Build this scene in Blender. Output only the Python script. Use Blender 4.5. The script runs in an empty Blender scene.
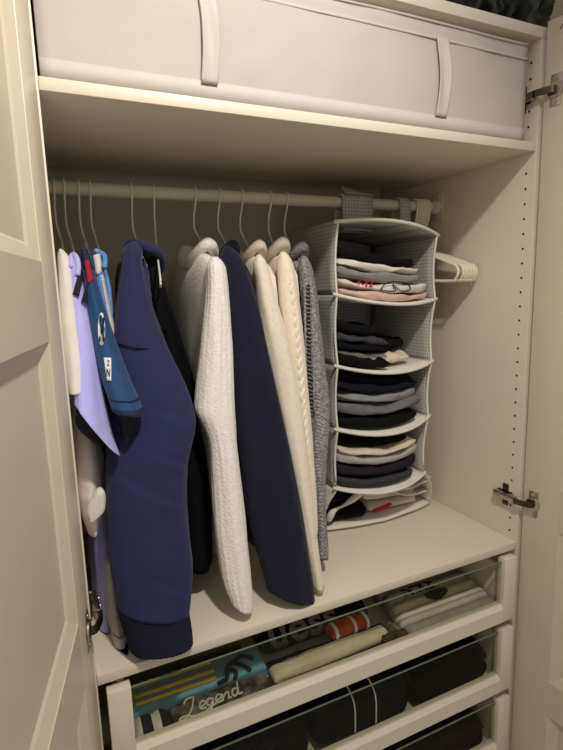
import bpy, bmesh, math, random
from mathutils import Vector, noise
import numpy as np

random.seed(7)
S = bpy.context.scene
C = S.collection
ZO = 0.89                       # wardrobe coordinates have z = 0 on the long shelf; the room floor is 0.89 m below it

# ------------------------------------------------------------------ camera
CAM = np.array([-0.0263, -0.8127, 0.6160])
YAW, PITCH, ROLL, FPX, W, H = 0.4333, -0.1637, -0.0289, 511.67, 563, 750
def cam_axes():
    cy, sy, cp, sp = math.cos(YAW), math.sin(YAW), math.cos(PITCH), math.sin(PITCH)
    f = np.array([sy*cp, cy*cp, sp]); r = np.array([cy, -sy, 0.0]); u = np.cross(r, f)
    c, s = math.cos(ROLL), math.sin(ROLL)
    return c*r+s*u, -s*r+c*u, f
RGT, UPV, FWD = cam_axes()
cd = bpy.data.cameras.new('camera'); cam = bpy.data.objects.new('camera', cd); C.objects.link(cam)
from mathutils import Matrix
m = Matrix(((RGT[0], UPV[0], -FWD[0], CAM[0]), (RGT[1], UPV[1], -FWD[1], CAM[1]), (RGT[2], UPV[2], -FWD[2], CAM[2]+ZO), (0, 0, 0, 1)))
cam.matrix_world = m
cd.sensor_fit = 'HORIZONTAL'; cd.sensor_width = 36.0; cd.lens = FPX/W*36.0; cd.clip_start = 0.02
S.camera = cam

# ------------------------------------------------------------------ light
wd = bpy.data.worlds.new('room_light'); S.world = wd; wd.use_nodes = True
bg = wd.node_tree.nodes['Background']; bg.inputs[0].default_value = (1.0, 0.955, 0.89, 1); bg.inputs[1].default_value = 0.42
def spot_lamp(name, loc, aim, power, col, rad, cone):
    l = bpy.data.lights.new(name, 'SPOT'); l.energy = power; l.color = col; l.shadow_soft_size = rad
    l.spot_size = math.radians(cone); l.spot_blend = 1.0
    o = bpy.data.objects.new(name, l); C.objects.link(o); o.location = (loc[0], loc[1], loc[2]+ZO)
    o.rotation_euler = (Vector(aim)-Vector(loc)).to_track_quat('-Z', 'Y').to_euler()
spot_lamp('ceiling_spot', (0.27, -0.82, 1.55), (0.26, 0.10, 0.45), 59.0, (1.0, 0.935, 0.85), 0.045, 90)
vs = S.view_settings
vs.view_transform = 'Standard'; vs.look = 'None'; vs.gamma = 1.0; vs.exposure = 0.0; vs.use_curve_mapping = False

# ------------------------------------------------------------------ helpers
def ray(u, v):
    d = (u-W/2)/FPX*RGT - (v-H/2)/FPX*UPV + FWD
    return d
def at(u, v, ax, val):
    d = ray(u, v); t = (val-CAM[ax])/d[ax]
    return Vector((CAM+t*d).tolist())

BASE = {}
def finish(o, label, cat, group, kind):
    if label: o['label'] = label
    if cat: o['category'] = cat
    if group: o['group'] = group
    if kind: o['kind'] = kind
def thing(name, label, cat, base, group=None, kind=None):
    o = bpy.data.objects.new(name, None); C.objects.link(o)
    o.empty_display_size = 0.03
    b = Vector(base); BASE[o.name] = b; o.location = b+Vector((0, 0, ZO))
    finish(o, label, cat, group, kind); return o
def mesh(name, geo, mat, parent=None, label=None, cat=None, group=None, kind=None, smooth=True):
    vs_, fs = geo
    vs_ = [Vector(v) for v in vs_]
    if parent is not None: b = BASE[parent.name]
    else:
        xs = [v.x for v in vs_]; ys = [v.y for v in vs_]; zs = [v.z for v in vs_]
        b = Vector(((min(xs)+max(xs))/2, (min(ys)+max(ys))/2, min(zs)))
    me = bpy.data.meshes.new(name); me.from_pydata([tuple(v-b) for v in vs_], [], fs); me.update()
    if smooth: me.shade_smooth()
    me.materials.append(mat)
    o = bpy.data.objects.new(name, me); C.objects.link(o); BASE[o.name] = b
    if parent is not None: o.parent = parent
    else: o.location = b+Vector((0, 0, ZO))
    finish(o, label, cat, group, kind)
    return o
def sharp(o, deg=35):
    o.data.set_sharp_from_angle(angle=math.radians(deg)); return o

def join(*geos):
    V, F = [], []
    for v, f in geos:
        n = len(V); V += list(v); F += [tuple(i+n for i in q) for q in f]
    return V, F
def box(x0, x1, y0, y1, z0, z1, bev=0.0):
    bm = bmesh.new()
    r = bmesh.ops.create_cube(bm, size=1)
    for v in bm.verts:
        v.co = Vector(((x0+x1)/2+v.co.x*(x1-x0), (y0+y1)/2+v.co.y*(y1-y0), (z0+z1)/2+v.co.z*(z1-z0)))
    if bev: bmesh.ops.bevel(bm, geom=list(bm.edges), offset=bev, segments=2, affect='EDGES', profile=0.5)
    bm.verts.ensure_lookup_table(); bm.faces.ensure_lookup_table()
    bm.normal_update()
    V = [v.co.copy() for v in bm.verts]; F = [tuple(v.index for v in f.verts) for f in bm.faces]
    bm.free(); return V, F
def xform(geo, fn): return [fn(Vector(v)) for v in geo[0]], geo[1]
def rings(R, cap=True, closed=True):
    n = len(R[0]); V = [p for r in R for p in r]; F = []
    for i in range(len(R)-1):
        for j in range(n if closed else n-1):
            k = (j+1) % n
            F.append((i*n+j, i*n+k, (i+1)*n+k, (i+1)*n+j))
    if cap and closed:
        F.append(tuple(reversed(range(n)))); m_ = (len(R)-1)*n; F.append(tuple(m_+j for j in range(n)))
    return V, F
def tube(pts, r, n=10, sub=0):
    pts = [Vector(p) for p in pts]
    if sub: pts = smooth_path(pts, sub)
    R = []; prev = None
    for i, p in enumerate(pts):
        t = (pts[min(i+1, len(pts)-1)]-pts[max(i-1, 0)]).normalized()
        if prev is None:
            a = Vector((0, 0, 1)) if abs(t.z) < 0.9 else Vector((1, 0, 0))
            nn = (a-t*a.dot(t)).normalized()
        else: nn = (prev-t*prev.dot(t)).normalized()
        prev = nn; b = t.cross(nn)
        rr = r[i] if isinstance(r, (list, tuple)) else r
        R.append([p+nn*math.cos(2*math.pi*j/n)*rr+b*math.sin(2*math.pi*j/n)*rr for j in range(n)])
    return rings(R)
def smooth_path(P, sub):
    out = []
    for i in range(len(P)-1):
        a, b, c, d = P[max(i-1, 0)], P[i], P[i+1], P[min(i+2, len(P)-1)]
        for k in range(sub):
            t = k/sub
            out.append(0.5*((2*b)+(c-a)*t+(2*a-5*b+4*c-d)*t*t+(3*b-a-3*c+d)*t**3))
    out.append(P[-1]); return out
def interp(rows, t):
    """monotone-ish smooth interpolation of tuples keyed on row[0]"""
    k = [r[0] for r in rows]
    i = max(0, min(len(rows)-2, next((j for j in range(len(k)-1) if t <= k[j+1]), len(k)-2)))
    s = (t-k[i])/(k[i+1]-k[i]); out = []
    for c in range(1, len(rows[0])):
        y = [r[c] for r in rows]
        def tan(j):
            if j == 0: return (y[1]-y[0])/(k[1]-k[0])
            if j == len(k)-1: return (y[-1]-y[-2])/(k[-1]-k[-2])
            return (y[j+1]-y[j-1])/(k[j+1]-k[j-1])
        h = k[i+1]-k[i]
        out.append((2*s**3-3*s*s+1)*y[i]+(s**3-2*s*s+s)*h*tan(i)+(-2*s**3+3*s*s)*y[i+1]+(s**3-s*s)*h*tan(i+1))
    return out
def nz(x, y, z): return noise.noise(Vector((x, y, z)))
def sgnpow(a, p): return math.copysign(abs(a)**p, a)

def traced(rows, y0, y1, b0, b1, n=36, N=60, fold=0.004, seed=0.0, dv=0.0, dv0=0.0, creases=(), ex=1.0, ypow=1.0, rib=None, capr=True):
    """A draped cloth tube. rows = (v, uL, uR) from the photograph; y0..y1 its distance from the wardrobe front (top, bottom);
    b0..b1 half its real thickness front to back."""
    va, vb = rows[0][0], rows[-1][0]; R = []
    for i in range(N+1):
        t = i/N; v = va+(vb-va)*t; uL, uR = interp(rows, v)
        y = y0+(y1-y0)*t**ypow; b = b0+(b1-b0)*t
        d = dv0+(dv-dv0)*t
        PL, PR = at(uL, v, 1, y), at(uR, v+d, 1, y)
        cen = (PL+PR)/2; g = Vector((cen.x-CAM[0], cen.y-CAM[1], 0)).normalized(); e1 = Vector((g.y, -g.x, 0))
        hw = (PR-PL).dot(e1)/2; dz = (PR.z-PL.z)/2
        endr = 1.0
        if capr:
            e = min(t, 1-t)*N
            if t < 0.5: endr = [0.40, 0.72, 0.87, 0.95][int(e)] if e < 4 else 1
        ring = []
        for j in range(n):
            th = 2*math.pi*j/n; c, s = math.cos(th), math.sin(th)
            c, s = sgnpow(c, ex), sgnpow(s, ex)
            f = fold*(nz(c*1.7+seed, s*1.7+cen.z*3, cen.z*5+seed*3)*1.2+0.6*nz(c*4+seed, s*4, cen.z*11-seed))*min(1, t*6)
            for (ct, cw, cdep, cth) in creases:
                da = (th-cth+math.pi) % (2*math.pi)-math.pi; q = (t-ct-0.035*da)/cw; wt = math.exp(-(da/0.6)**2)
                f += wt*cdep*(0.8*math.exp(-(q-1.6)**2)-math.exp(-q*q))
            if rib: f += rib[1]*abs(math.sin(th*rib[0]/2))
            p = cen+e1*(c*(hw*endr+f))+g*(s*(b*endr+f))+Vector((0, 0, dz*c))
            if p.y > -0.004: p.x = max(p.x, 0.003); p.z = max(p.z, 0.003)
            ring.append(p)
        R.append(ring)
    return rings(R)

def band_on(rows, y0, y1, b0, b1, va, vb, grow=0.002, **kw):
    """piece of the same tube between picture rows va..vb, standing a little proud"""
    v0, v1 = rows[0][0], rows[-1][0]; out = []
    K = 6
    for i in range(K+1):
        v = va+(vb-va)*i/K; uL, uR = interp(rows, v); out.append((v, uL, uR))
    ta, tb = (va-v0)/(v1-v0), (vb-v0)/(v1-v0)
    yp = kw.pop('ypow', 1.0)
    return traced(out, y0+(y1-y0)*ta**yp, y0+(y1-y0)*tb**yp, b0+(b1-b0)*ta+grow, b0+(b1-b0)*tb+grow, N=12, capr=False, **kw)

def surf(rows, Y, u, v, lift=0.001, ypow=1.0):
    """point on the front of a traced tube"""
    v0, v1 = rows[0][0], rows[-1][0]; t = (v-v0)/(v1-v0); uL, uR = interp(rows, min(max(v, v0), v1))
    y = Y[0]+(Y[1]-Y[0])*max(0, t)**ypow; b = Y[2]+(Y[3]-Y[2])*t; p = at(u, v, 1, y)
    q = max(-0.98, min(0.98, (u-(uL+uR)/2)/((uR-uL)/2))); g = Vector((p.x-CAM[0], p.y-CAM[1], 0)).normalized()
    return p-g*(b*math.sqrt(1-q*q)+lift)
def patch(rows, Y, quad, lift=0.001, nu=6, nv=8, th=0.0016):
    a, b, c, d = [Vector(q+(0,)) for q in quad]
    def fn(s, t):
        q = (a*(1-s)+b*s)*(1-t)+(d*(1-s)+c*s)*t; return surf(rows, Y, q.x, q.y, lift), (0, -1, 0)
    return sheet(fn, nu, nv, th)

def body(xc, ht, hem, yc=0.30, wid=0.205, fold=0.006, seed=0.0, top=0.718, lean=0.0, flare=1.0, n=48, dip=0.04):
    """garment trunk hung edge-on on a hanger: narrow at the neck, sloping shoulders, straight down to the hem"""
    prof = [(top, 0.045, 0.5), (top-0.012, 0.085, 0.62), (top-0.03, 0.13, 0.75), (top-0.05, 0.175, 0.88), (top-0.07, 0.20, 0.97), (top-0.11, 0.208, 1.0)]
    L = 26
    zs = [p[0] for p in prof]; z0 = zs[-1]
    prof += [(z0+(hem-z0)*k/L, 0.208+(0.215-0.208)*k/L, 1.0+(flare-1.0)*k/L) for k in range(1, L+1)]
    R = []
    for i, (z, hy, fx) in enumerate(prof):
        t = (top-z)/(top-hem); hy = hy*wid/0.205
        ring = []
        for j in range(n):
            th = 2*math.pi*j/n; c, s = sgnpow(math.cos(th), 0.7), sgnpow(math.sin(th), 0.8)
            f = fold*(nz(s*3+seed, c*0.6, z*2.5+seed)+0.5*nz(s*7+seed, c, z*4))*min(1, t*4)
            dy = s*hy/0.085; dz = dip*max(0.0, 1-dy*dy)*max(0.0, 1-(top-z)/0.06)
            ring.append(Vector((xc+lean*t+c*ht*fx+f*(1 if c >= 0 else 0.8), yc+s*hy, (z+0.004*nz(s*3, c, seed) if i > L else z)-dz)))
        R.append(ring)
    return rings(R)
def collar(xc, yc, z, hx, hy, r, droop=0.034, n=40, m_=10, hgt=1.0):
    R = []
    for i in range(n):
        th = 2*math.pi*i/n; cx, cy = math.cos(th), math.sin(th)
        p = Vector((xc+hx*cx, yc+hy*cy, z-droop*cx*cx)); o = Vector((cx*hy, cy*hx, 0)).normalized()
        R.append([p+o*r*math.cos(2*math.pi*k/m_)+Vector((0, 0, r*hgt*math.sin(2*math.pi*k/m_))) for k in range(m_)])
    R.append(R[0]); return rings(R, cap=False)

def slab(p0, p1, hy, hz, ex=0.45, wob=0.004, seed=0.0, layers=0, n=32, N=26, tilt=0.0):
    """folded or rolled cloth lying along p0-p1 (its centre line)"""
    p0, p1 = Vector(p0), Vector(p1); ax = (p1-p0); L = ax.length; ax.normalize()
    side = Vector((0, 0, 1)).cross(ax).normalized(); up = ax.cross(side)
    R = []
    endw = min(0.02, hz*1.1)/L
    for i in range(N+1):
        t = i/N
        tt = -0.5*math.cos(math.pi*t)+0.5
        e = min(tt, 1-tt)/endw
        q = 1.0 if e >= 1 else math.sqrt(max(0.0, 1-(1-e)**2))*0.75+0.25
        qy = 1.0 if e >= 1 else 0.9+0.1*q
        c = p0+ax*L*tt; ring = []
        for j in range(n):
            th = 2*math.pi*j/n; a, b = sgnpow(math.cos(th), ex), sgnpow(math.sin(th), ex)
            f = wob*(nz(tt*4+seed, a*1.5+seed, b)+0.5*nz(tt*9+seed, a*3, b*2+seed))
            g = 0.0
            if layers: g = -0.25*hz*(0.5+0.5*math.cos(2*math.pi*layers*(b*0.5+0.5)+0.8*math.sin(tt*5+seed)))*max(0, abs(a)-0.6)/0.4*(1 if a > 0 else 1)
            ring.append(c+side*(a*hy*qy+(f+g)*math.copysign(1, a))+up*(b*hz*q+f+tilt*a*hy))
        R.append(ring)
    return rings(R)

def sheet(fn, nu, nv, th=0.002):
    """surface with real thickness: fn(s,t) -> (point, normal)"""
    A, B = [], []
    for i in range(nu+1):
        for j in range(nv+1):
            p, nrm = fn(i/nu, j/nv); A.append(Vector(p)+Vector(nrm)*th/2); B.append(Vector(p)-Vector(nrm)*th/2)
    F = []; w = nv+1; o = len(A)
    for i in range(nu):
        for j in range(nv):
            q = (i*w+j, (i+1)*w+j, (i+1)*w+j+1, i*w+j+1); F.append(q); F.append(tuple(o+k for k in reversed(q)))
    bd = [i*w for i in range(nu+1)]+[nu*w+j for j in range(1, w)]+[i*w+nv for i in range(nu-1, -1, -1)]+[j for j in range(nv-1, 0, -1)]
    for k in range(len(bd)):
        a, b = bd[k], bd[(k+1) % len(bd)]; F.append((b, a, o+a, o+b))
    return A+B, F

def text_geo(s, size, place, shear=0.0, extrude=0.0, bold=0.0):
    cu = bpy.data.curves.new('lettering', 'FONT'); cu.body = s; cu.size = size; cu.shear = shear; cu.align_x = 'CENTER'; cu.align_y = 'CENTER'
    cu.offset = bold
    o = bpy.data.objects.new('lettering', cu); me = bpy.data.meshes.new_from_object(o)
    V = [place(v.co.x, v.co.y) for v in me.vertices]; F = [tuple(p.vertices) for p in me.polygons]
    bpy.data.objects.remove(o); bpy.data.meshes.remove(me); bpy.data.curves.remove(cu)
    return V, F

# ------------------------------------------------------------------ materials
def lin(c): return tuple(((x/255)/12.92 if x/255 <= 0.04045 else ((x/255+0.055)/1.055)**2.4) for x in c)+(1.0,)
def M(name, col, rough=0.85, var=0.10, vs_=40.0, bump=0.0, bs=400.0, metal=0.0, sheen=0.0, weave=None, grid=None, spec=0.3, col2=None, tex='noise', wdist=0.0, coat=0.0):
    mt = bpy.data.materials.new(name); mt.use_nodes = True
    nt = mt.node_tree; N = nt.nodes; L = nt.links; b = N['Principled BSDF']
    b.inputs['Roughness'].default_value = rough; b.inputs['Metallic'].default_value = metal
    b.inputs['Specular IOR Level'].default_value = spec
    if sheen: b.inputs['Sheen Weight'].default_value = sheen; b.inputs['Sheen Roughness'].default_value = 0.5
    if coat: b.inputs['Coat Weight'].default_value = coat
    tc = N.new('ShaderNodeTexCoord')
    no = N.new('ShaderNodeTexNoise'); no.inputs['Scale'].default_value = vs_; no.inputs['Detail'].default_value = 4
    L.new(tc.outputs['Object'], no.inputs['Vector'])
    mx = N.new('ShaderNodeMix'); mx.data_type = 'RGBA'
    c = lin(col); c2 = lin(col2) if col2 else tuple(x*(1-2*var) for x in c[:3])+(1,)
    mx.inputs[6].default_value = c; mx.inputs[7].default_value = c2
    rmp = N.new('ShaderNodeMapRange'); rmp.inputs['From Min'].default_value = 0.35; rmp.inputs['From Max'].default_value = 0.7
    L.new(no.outputs['Fac'], rmp.inputs['Value']); L.new(rmp.outputs[0], mx.inputs[0])
    out = mx.outputs[2]
    if grid:                                   # printed check: fine darker lines on two axes
        axes, pitch, wid, gc = grid
        sp = N.new('ShaderNodeSeparateXYZ'); L.new(tc.outputs['Object'], sp.inputs[0]); last = None
        for a in axes:
            d = N.new('ShaderNodeMath'); d.operation = 'DIVIDE'; d.inputs[1].default_value = pitch; L.new(sp.outputs[a], d.inputs[0])
            fr = N.new('ShaderNodeMath'); fr.operation = 'FRACT'; L.new(d.outputs[0], fr.inputs[0])
            lt = N.new('ShaderNodeMath'); lt.operation = 'LESS_THAN'; lt.inputs[1].default_value = wid; L.new(fr.outputs[0], lt.inputs[0])
            if last is None: last = lt
            else:
                mm = N.new('ShaderNodeMath'); mm.operation = 'MAXIMUM'; L.new(last.outputs[0], mm.inputs[0]); L.new(lt.outputs[0], mm.inputs[1]); last = mm
        m2 = N.new('ShaderNodeMix'); m2.data_type = 'RGBA'; L.new(last.outputs[0], m2.inputs[0]); L.new(out, m2.inputs[6]); m2.inputs[7].default_value = lin(gc); out = m2.outputs[2]
    L.new(out, b.inputs['Base Color'])
    if bump:
        bp = N.new('ShaderNodeBump'); bp.inputs['Strength'].default_value = bump; bp.inputs['Distance'].default_value = 0.002
        if weave:
            wv = N.new('ShaderNodeTexWave'); wv.bands_direction = weave[0]; wv.inputs['Scale'].default_value = weave[1]; wv.inputs['Distortion'].default_value = weave[2]
            wv.inputs['Detail Scale'].default_value = 3.0
            L.new(tc.outputs['Object'], wv.inputs['Vector']); h = wv.outputs['Fac']
            n2 = N.new('ShaderNodeTexNoise'); n2.inputs['Scale'].default_value = bs; L.new(tc.outputs['Object'], n2.inputs['Vector'])
            ad = N.new('ShaderNodeMath'); ad.operation = 'ADD'; L.new(h, ad.inputs[0]); L.new(n2.outputs['Fac'], ad.inputs[1]); h = ad.outputs[0]
        else:
            n2 = N.new('ShaderNodeTexNoise'); n2.inputs['Scale'].default_value = bs; n2.inputs['Detail'].default_value = 3
            L.new(tc.outputs['Object'], n2.inputs['Vector']); h = n2.outputs['Fac']
        L.new(h, bp.inputs['Height']); L.new(bp.outputs[0], b.inputs['Normal'])
    return mt
PAINT = M('white_foil', (224, 214, 194), 0.42, 0.015, 6, 0.02, 300, spec=0.4)
DOORP = M('white_door_lacquer', (214, 203, 180), 0.38, 0.012, 5, 0.02, 200, spec=0.45)
BACKP = M('white_back_board', (210, 201, 182), 0.6, 0.02, 8)
RODM = M('white_rod_enamel', (205, 198, 182), 0.4, 0.02)
DARK = M('dark_hole', (24, 21, 17), 0.9, 0.05)
STEEL = M('nickel_steel', (190, 184, 172), 0.28, 0.05, 80, metal=1.0)
STEELD = M('dark_steel', (92, 86, 76), 0.35, 0.08, 80, metal=1.0)
WIRE = M('white_coated_wire', (222, 217, 206), 0.4, 0.02)
PLAST = M('ivory_plastic', (232, 226, 200), 0.35, 0.02)
BOXF = M('white_box_fabric', (192, 185, 177), 0.8, 0.025, 14, 0.12, 900)
BOXE = M('white_box_edging', (198, 191, 183), 0.7, 0.02, 30, 0.1, 700)
def glass_mat():
    mt = bpy.data.materials.new('drawer_glass'); mt.use_nodes = True; nt = mt.node_tree; N = nt.nodes; L = nt.links
    N.remove(N['Principled BSDF']); out = N['Material Output']
    t = N.new('ShaderNodeBsdfTransparent'); t.inputs[0].default_value = (0.88, 0.89, 0.84, 1)
    g = N.new('ShaderNodeBsdfGlossy'); g.inputs['Roughness'].default_value = 0.03
    mx = N.new('ShaderNodeMixShader'); mx.inputs[0].default_value = 0.02; L.new(t.outputs[0], mx.inputs[1]); L.new(g.outputs[0], mx.inputs[2]); L.new(mx.outputs[0], out.inputs[0])
    return mt
GLASS = glass_mat()

# ------------------------------------------------------------------ setting
WALLM = M('wall_paint', (150, 140, 122), 0.9, 0.03, 20, 0.1, 150)
FLOORM = M('pale_laminate_floor', (214, 204, 190), 0.5, 0.12, 10, col2=(196, 184, 168))
mesh('floor', box(-2.2, 3.2, -3.0, 0.70, -0.93, -0.89), FLOORM, kind='structure', smooth=False)
mesh('wall_back', box(-2.2, 3.2, 0.62, 0.70, -0.89, 1.75), WALLM, kind='structure', smooth=False)

# ------------------------------------------------------------------ wardrobe
XR, YB, T = 0.964, 0.56, 0.018
ZU0, ZU1, ZT0, ZT1, ZB = 0.894, 0.912, 1.115, 1.136, -0.80
wr = thing('wardrobe', 'white two-door wardrobe with open doors, clothes rod and glass-fronted drawers', 'wardrobe', (XR/2, 0.28, -0.89))
def wpart(name, g, m_=PAINT, parent=None, **k):
    o = mesh(name, g, m_, parent or wr, **k); sharp(o); return o
wpart('side_panel', box(-T, 0, 0, 0.58, -0.89, ZT0, 0.001))
rs = wpart('side_panel', box(XR, XR+T, 0, 0.58, -0.89, ZT0, 0.001))
wpart('top_panel', box(-T, XR+T, -0.001, 0.58, ZT0, ZT1, 0.001))
wpart('back_panel', box(0, XR, YB, YB+0.006, ZB, ZT0), BACKP)
wpart('base_panel', box(0, XR, 0.002, YB, ZB-T, ZB, 0.001))
wpart('plinth', box(0, XR, 0.03, 0.045, -0.89, ZB-T))
wpart('shelf', box(0.0005, XR-0.0005, 0.001, 0.445, ZU0, ZU1, 0.0012))
wpart('shelf', box(0.0005, XR-0.0005, 0.0, YB, -T, 0, 0.0012))
# drilled shelf-pin holes (front row of the right side, front row of the left side)
def disc(c, r, nx, n=10):
    V = [Vector(c)+Vector((nx*0.0004, 0, 0))]+[Vector(c)+Vector((nx*0.0004, r*math.cos(2*math.pi*k/n), r*math.sin(2*math.pi*k/n))) for k in range(n)]
    return V, [(0, 1+k, 1+(k+1) % n) for k in range(n)]
hz_ = [0.8525-0.032*i for i in range(27)]+[0.948+0.032*i for i in range(5)]
mesh('pin_holes', join(*[disc((XR, 0.0225, z), 0.0027, -1) for z in hz_]+[disc((XR, 0.0225, -0.03-0.064*k), 0.0027, -1) for k in range(3)]), DARK, wr, kind='stuff')
mesh('pin_holes', join(*[disc((0, 0.0225, z), 0.0027, 1) for z in hz_]), DARK, wr, kind='stuff')

# clothes rod with end brackets and locking rings
RY, RZ, RR = 0.30, 0.823, 0.0135
rod = mesh('clothes_rod', tube([(0.004, RY, RZ), (XR-0.004, RY, RZ)], RR, 24), RODM, wr); sharp(rod, 50)
for x, s in ((0.0, 1), (XR, -1)):
    g = join(box(min(x, x+s*0.004), max(x, x+s*0.004), RY-0.022, RY+0.022, RZ-0.032, RZ+0.04, 0.0015),
             tube([(x+s*0.003, RY, RZ), (x+s*(0.008 if s > 0 else 0.022), RY, RZ)], 0.018, 24),
             tube([(x+s*0.003, RY-0.008, RZ+0.031), (x+s*0.007, RY-0.008, RZ+0.031)], 0.005, 12))
    sharp(mesh('rod_bracket', g, RODM, rod), 40)

# doors: frame of stiles and rails with bevelled sunk panels
DT, DW, DZ0, DZ1 = 0.020, 0.497, -0.885, 1.142
RAILS = [(DZ1-0.085, DZ1), (0.56, 0.66), (0.06, 0.16), (-0.41, -0.32), (DZ0, DZ0+0.085)]
STILE, BEV, DEP = 0.085, 0.018, 0.009
def door(hx, hy, ang, side):
    a = math.radians(ang); c, s = math.cos(a), math.sin(a)
    dirv = Vector((c if side < 0 else -c, -s, 0)); nrm = Vector((s, c, 0)) if side < 0 else Vector((-s, c, 0))
    P = lambda w, t, z: Vector((hx, hy, 0))+dirv*w+nrm*t+Vector((0, 0, z))
    V, F = [], []
    def quad(a, b, c_, d):
        n = len(V); V.extend((a, b, c_, d)); F.append((n, n+1, n+2, n+3))
    fr = [box(0, STILE, -DT, 0, DZ0, DZ1, 0.0012), box(DW-STILE, DW, -DT, 0, DZ0, DZ1, 0.0012)]
    fr += [box(STILE, DW-STILE, -DT, 0, z0, z1) for z0, z1 in RAILS]
    g = xform(join(*fr), lambda v: P(v.x, v.y, v.z))
    d = wpart('door', g, DOORP)
    for (a0, a1), (b0, b1) in zip(RAILS[:-1], RAILS[1:]):
        z1, z0 = a0, b1; w0, w1 = STILE, DW-STILE
        V, F = [], []
        o = [(w0, z0), (w1, z0), (w1, z1), (w0, z1)]; i = [(w0+BEV, z0+BEV), (w1-BEV, z0+BEV), (w1-BEV, z1-BEV), (w0+BEV, z1-BEV)]
        # the bevel has a small step at its foot, like a planed moulding
        i2 = [(w0+BEV+.004, z0+BEV+.004), (w1-BEV-.004, z0+BEV+.004), (w1-BEV-.004, z1-BEV-.004), (w0+BEV+.004, z1-BEV-.004)]
        lev = [(o, -0.0012), (i, -DEP), (i2, -DEP-0.003)]
        for (A_, ta), (B_, tb) in zip(lev[:-1], lev[1:]):
            for k in range(4):
                l = (k+1) % 4
                quad(P(A_[k][0], ta, A_[k][1]), P(A_[l][0], ta, A_[l][1]), P(B_[l][0], tb, B_[l][1]), P(B_[k][0], tb, B_[k][1]))
        quad(*[P(w, -DEP-0.003, z) for w, z in i2]); quad(*[P(w, -DT+0.002, z) for w, z in reversed(o)])
        for k in range(4):
            l = (k+1) % 4; quad(P(o[k][0], -0.0012, o[k][1]), P(o[k][0], -DT+0.002, o[k][1]), P(o[l][0], -DT+0.002, o[l][1]), P(o[l][0], -0.0012, o[l][1]))
        mesh('door_panel', (V, F), DOORP, d, smooth=False)
    return d, P
doorL, PL_ = door(-0.003, -0.010, 101.5, -1)
doorR, PR_ = door(XR+0.003, -0.010, 100, 1)
# scuff on the right door, near its top
pts = [(0.026, 1.118), (0.03, 1.124), (0.036, 1.125), (0.034, 1.119), (0.041, 1.117), (0.046, 1.122), (0.053, 1.12), (0.06, 1.125), (0.068, 1.122)]
mesh('scuff_mark', tube([PR_(w, 0.0003, z) for w, z in pts], 0.0011, 6, 4), M('scuff', (110, 96, 72), 0.9), doorR)

# hinges: mounting plate on the side, arm, cup on the door
def hinge(side, P, z):
    x0 = 0 if side < 0 else XR; s = 1 if side < 0 else -1
    X = lambda d: x0+s*d
    b = lambda d0, d1, y0, y1, z0, z1, bv=0.001: box(min(X(d0), X(d1)), max(X(d0), X(d1)), y0, y1, z0, z1, bv)
    h = mesh('hinge', join(b(0, 0.004, 0.018, 0.060, z-0.010, z+0.010), b(0, 0.003, 0.030, 0.046, z-0.027, z+0.027, 0.0008),
                           tube([(X(0.002), 0.038, z+0.019), (X(0.006), 0.038, z+0.019)], 0.005, 12), tube([(X(0.002), 0.038, z-0.019), (X(0.006), 0.038, z-0.019)], 0.005, 12)), STEELD, wr); sharp(h)
    sharp(mesh('hinge_arm', join(b(0.004, 0.016, 0.002, 0.064, z-0.008, z+0.008, 0.002),
         tube([(X(0.015), 0.048, z), (X(0.0175), 0.048, z)], 0.0042, 12), tube([(X(0.015), 0.024, z), (X(0.0175), 0.024, z)], 0.0042, 12)), STEEL, h))
    c = P(0.024, 0.0, z); n = (P(0.024, 1, z)-c); w = (P(1, 0, z)-P(0, 0, z))
    R1 = [(X(0.010), 0.006), (X(0.016), -0.004), ((c+n*0.012).x, (c+n*0.012).y), ((c-n*0.002).x, (c-n*0.002).y)]
    lk = []
    path = smooth_path([Vector((a_, b_, z)) for a_, b_ in R1], 5)
    for i, p in enumerate(path):
        t = (path[min(i+1, len(path)-1)]-path[max(0, i-1)]).normalized(); q = t.cross(Vector((0, 0, 1)))
        lk.append([p+q*0.0022+Vector((0, 0, 0.0065)), p+q*0.0022-Vector((0, 0, 0.0065)), p-q*0.0022-Vector((0, 0, 0.0065)), p-q*0.0022+Vector((0, 0, 0.0065))])
    sharp(mesh('hinge_link', rings(lk), STEELD, h))
    fn = lambda v: c+w*v.x+n*v.y+Vector((0, 0, v.z))
    sharp(mesh('hinge_cup', xform(join(box(-0.010, 0.012, 0, 0.0022, -0.031, 0.031, 0.001), tube([(0, 0.002, 0.024), (0, 0.0038, 0.024)], 0.0042, 12),
          tube([(0, 0.002, -0.024), (0, 0.0038, -0.024)], 0.0042, 12),
          tube([(0, 0.0018, 0), (0, 0.0045, 0)], [0.0165, 0.0155], 24)), fn), STEEL, h))
for z in (1.005, 0.108): hinge(1, PR_, z)
for z in (1.075, 0.108): hinge(-1, PL_, z)

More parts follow.
